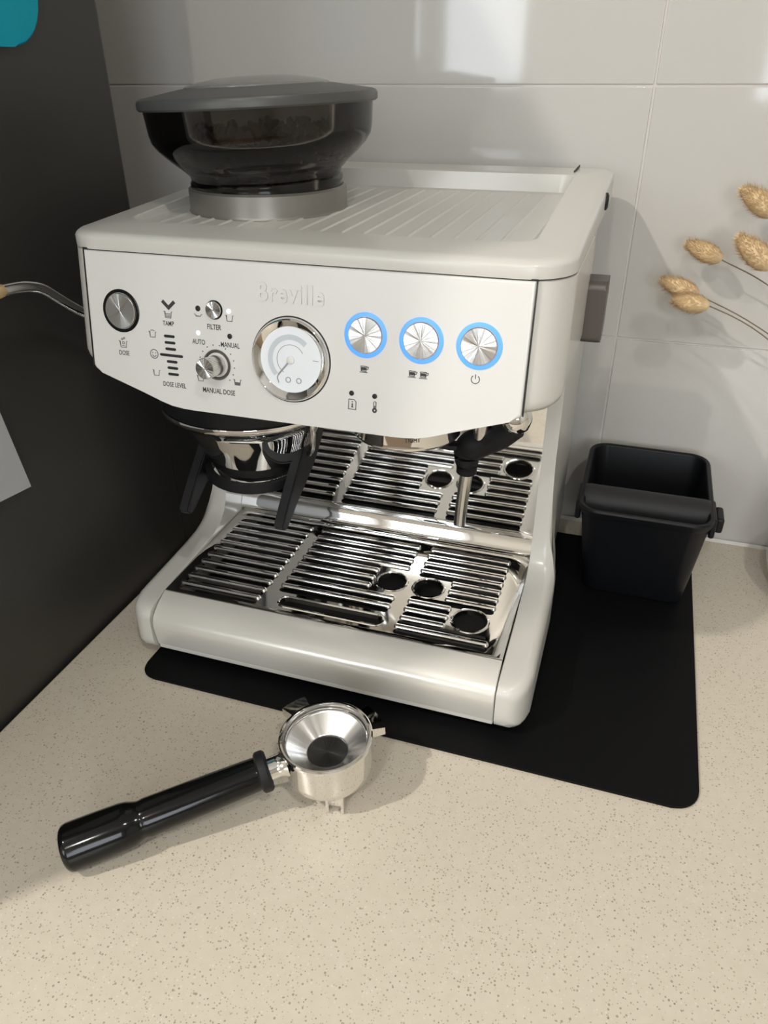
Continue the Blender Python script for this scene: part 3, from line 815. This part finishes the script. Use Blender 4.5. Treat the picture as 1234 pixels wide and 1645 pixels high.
for a, wd_, ro in ((math.radians(144), .21, .0485), (math.radians(49), .30, .0440)):
    b = bmesh.new(); ri = RR - .002
    rings = []
    for k in range(7):
        t = a - wd_ + 2 * wd_ * k / 6
        rings.append([(ri * math.cos(t), ri * math.sin(t), -.0125), (ro * math.cos(t), ro * math.sin(t), -.0115), (ro * math.cos(t), ro * math.sin(t), -.0045), (ri * math.cos(t), ri * math.sin(t), -.0035)])
    loft(rings, b)
    obj('locking_ear', b, 'steel', pf, PFM)
# spout under the holder
sp = bmesh.new()
box(sp, -.0068, -.0044, -.0055, .0065, -.0560, -.0375, bev=.0007, seg=2)
box(sp, .0044, .0068, -.0055, .0065, -.0560, -.0375, bev=.0007, seg=2)
box(sp, -.0060, .0060, -.0005, .0065, -.0545, -.0375, bev=.0006, seg=2)
obj('spout', sp, 'steel', pf, Matrix.Translation((.0605, -.1130, PC.z)) @ Matrix.Rotation(math.radians(12), 4, 'Z'))
# neck and handle: straight axis from holder to the end resting on the counter
A0 = Vector((.0275, -.1145, .0410)); ax = (hend - A0).normalized()
Q = ax.to_track_quat('Z', 'Y').to_matrix().to_4x4()
NM = Matrix.Translation(A0) @ Q
Lh = (hend - A0).length
obj('neck', lathe([(.0112, .0035), (.0100, .0055), (.0086, .008), (.0082, .011), (.0082, .030)], 32), 'chrome', pf, NM)
hd = obj('handle', lathe([(0, .0205), (.0105, .0205), (.0118, .0220), (.0120, .0260), (.0123, .034), (.0128, .060), (.0132, .090), (.0134, .104), (.0130, .107), (.0128, .109), (.0140, .113), (.0152, .116), (.0160, .121), (.0164, .135), (.0167, Lh - .004), (.0160, Lh - .001), (.0145, Lh + .0005), (0, Lh + .0012)], 56), 'black_gloss', pf, NM)
obj('handle_collar', lathe([(.0100, .0165), (.0132, .0165), (.0148, .0180), (.0150, .0205), (.0148, .0232), (.0132, .0246), (.0118, .0246)], 48), 'black_matte', hd, NM)

# ------------------------------------------------------------------ vase and dried bunny tails
va = thing('ceramic_vase', 'white ceramic vase at the right edge beside the knock box', 'vase', (.452, .285, 0))
VP = (.4455, .285, 0)
obj('vase_body', lathe([(0, .0), (.036, 0), (.046, .003), (.058, .018), (.063, .035), (.062, .055), (.052, .085), (.032, .112), (.021, .128), (.0195, .142), (.024, .150), (.0225, .1505), (.0175, .142), (.018, .128), (.028, .112), (.047, .085), (.056, .055), (.057, .035), (.04, .008), (0, .006)], 56, VP), 'vase', va)
MOUTH = Vector((.4455, .285, .145))
def tail(head, base_end, ctrl, L, R, label):
    """head: tip point; base_end: where the stem meets the fluffy head"""
    h = Vector(head); e = Vector(base_end)
    t = thing('bunny_tail_grass', label, 'dried flower', tuple(MOUTH), 'dried bunny tails in the vase')
    pth = catmull([MOUTH + Vector((0, 0, -.10)), MOUTH + Vector((-.004, 0, .01))] + [Vector(c) for c in ctrl] + [e, e + (h - e) * .5], 6)
    obj('stem', tube(pth, .0006, 6), 'straw', t)
    d = (h - e).normalized(); q = d.to_track_quat('Z', 'Y').to_matrix()
    b = bmesh.new()
    n = 16
    prof = [(0, 0), (.45, .04), (.78, .14), (.97, .30), (1.0, .45), (.90, .62), (.68, .78), (.38, .92), (0, 1.0)]
    lathe([(r * R * .80, z * L) for r, z in prof], n, bm=b)
    rnd = random.Random(len(label))
    for k in range(1500):
        z = rnd.uniform(.03, .97); a = rnd.uniform(0, 2 * pi)
        rr = R * .78
        for (ra, za), (rb, zb) in zip(prof[:-1], prof[1:]):
            if za <= z <= zb: rr = R * .78 * (ra + (rb - ra) * (z - za) / (zb - za))
        p = Vector((rr * math.cos(a), rr * math.sin(a), z * L)); nrm = Vector((math.cos(a), math.sin(a), 1.1)).normalized()
        ln = R * rnd.uniform(.25, .60); sd = nrm.cross(Vector((0, 0, 1))).normalized() * .00035
        v = [b.verts.new(p + sd), b.verts.new(p - sd), b.verts.new(p + nrm * ln)]
        b.faces.new(v)
    for v in b.verts: v.co = e + q @ v.co
    obj('fluffy_head', b, 'fluff', t)
tail((.2510, .330, .3295), (.2838, .330, .3165), [(.40, .30, .24), (.335, .322, .293)], .0370, .0105, 'fluffy dried bunny tail highest of the three left ones, alone above the lowest pair')
tail((.2322, .318, .2979), (.2692, .318, .2859), [(.405, .295, .215), (.325, .310, .263)], .0390, .0105, 'fluffy dried bunny tail reaching farthest left, above its touching twin')
tail((.2474, .306, .2828), (.2794, .306, .2798), [(.405, .29, .205), (.328, .302, .259)], .0340, .0105, 'fluffy dried bunny tail lowest of all, tucked under another')
tail((.2850, .320, .3800), (.3200, .320, .3590), [(.42, .29, .25), (.365, .31, .325)], .0400, .0120, 'fluffy dried bunny tail topmost at the right edge')
tail((.2880, .300, .3440), (.3230, .300, .3180), [(.42, .29, .22), (.365, .30, .285)], .0420, .0125, 'fluffy dried bunny tail at the right edge, just below the topmost one')
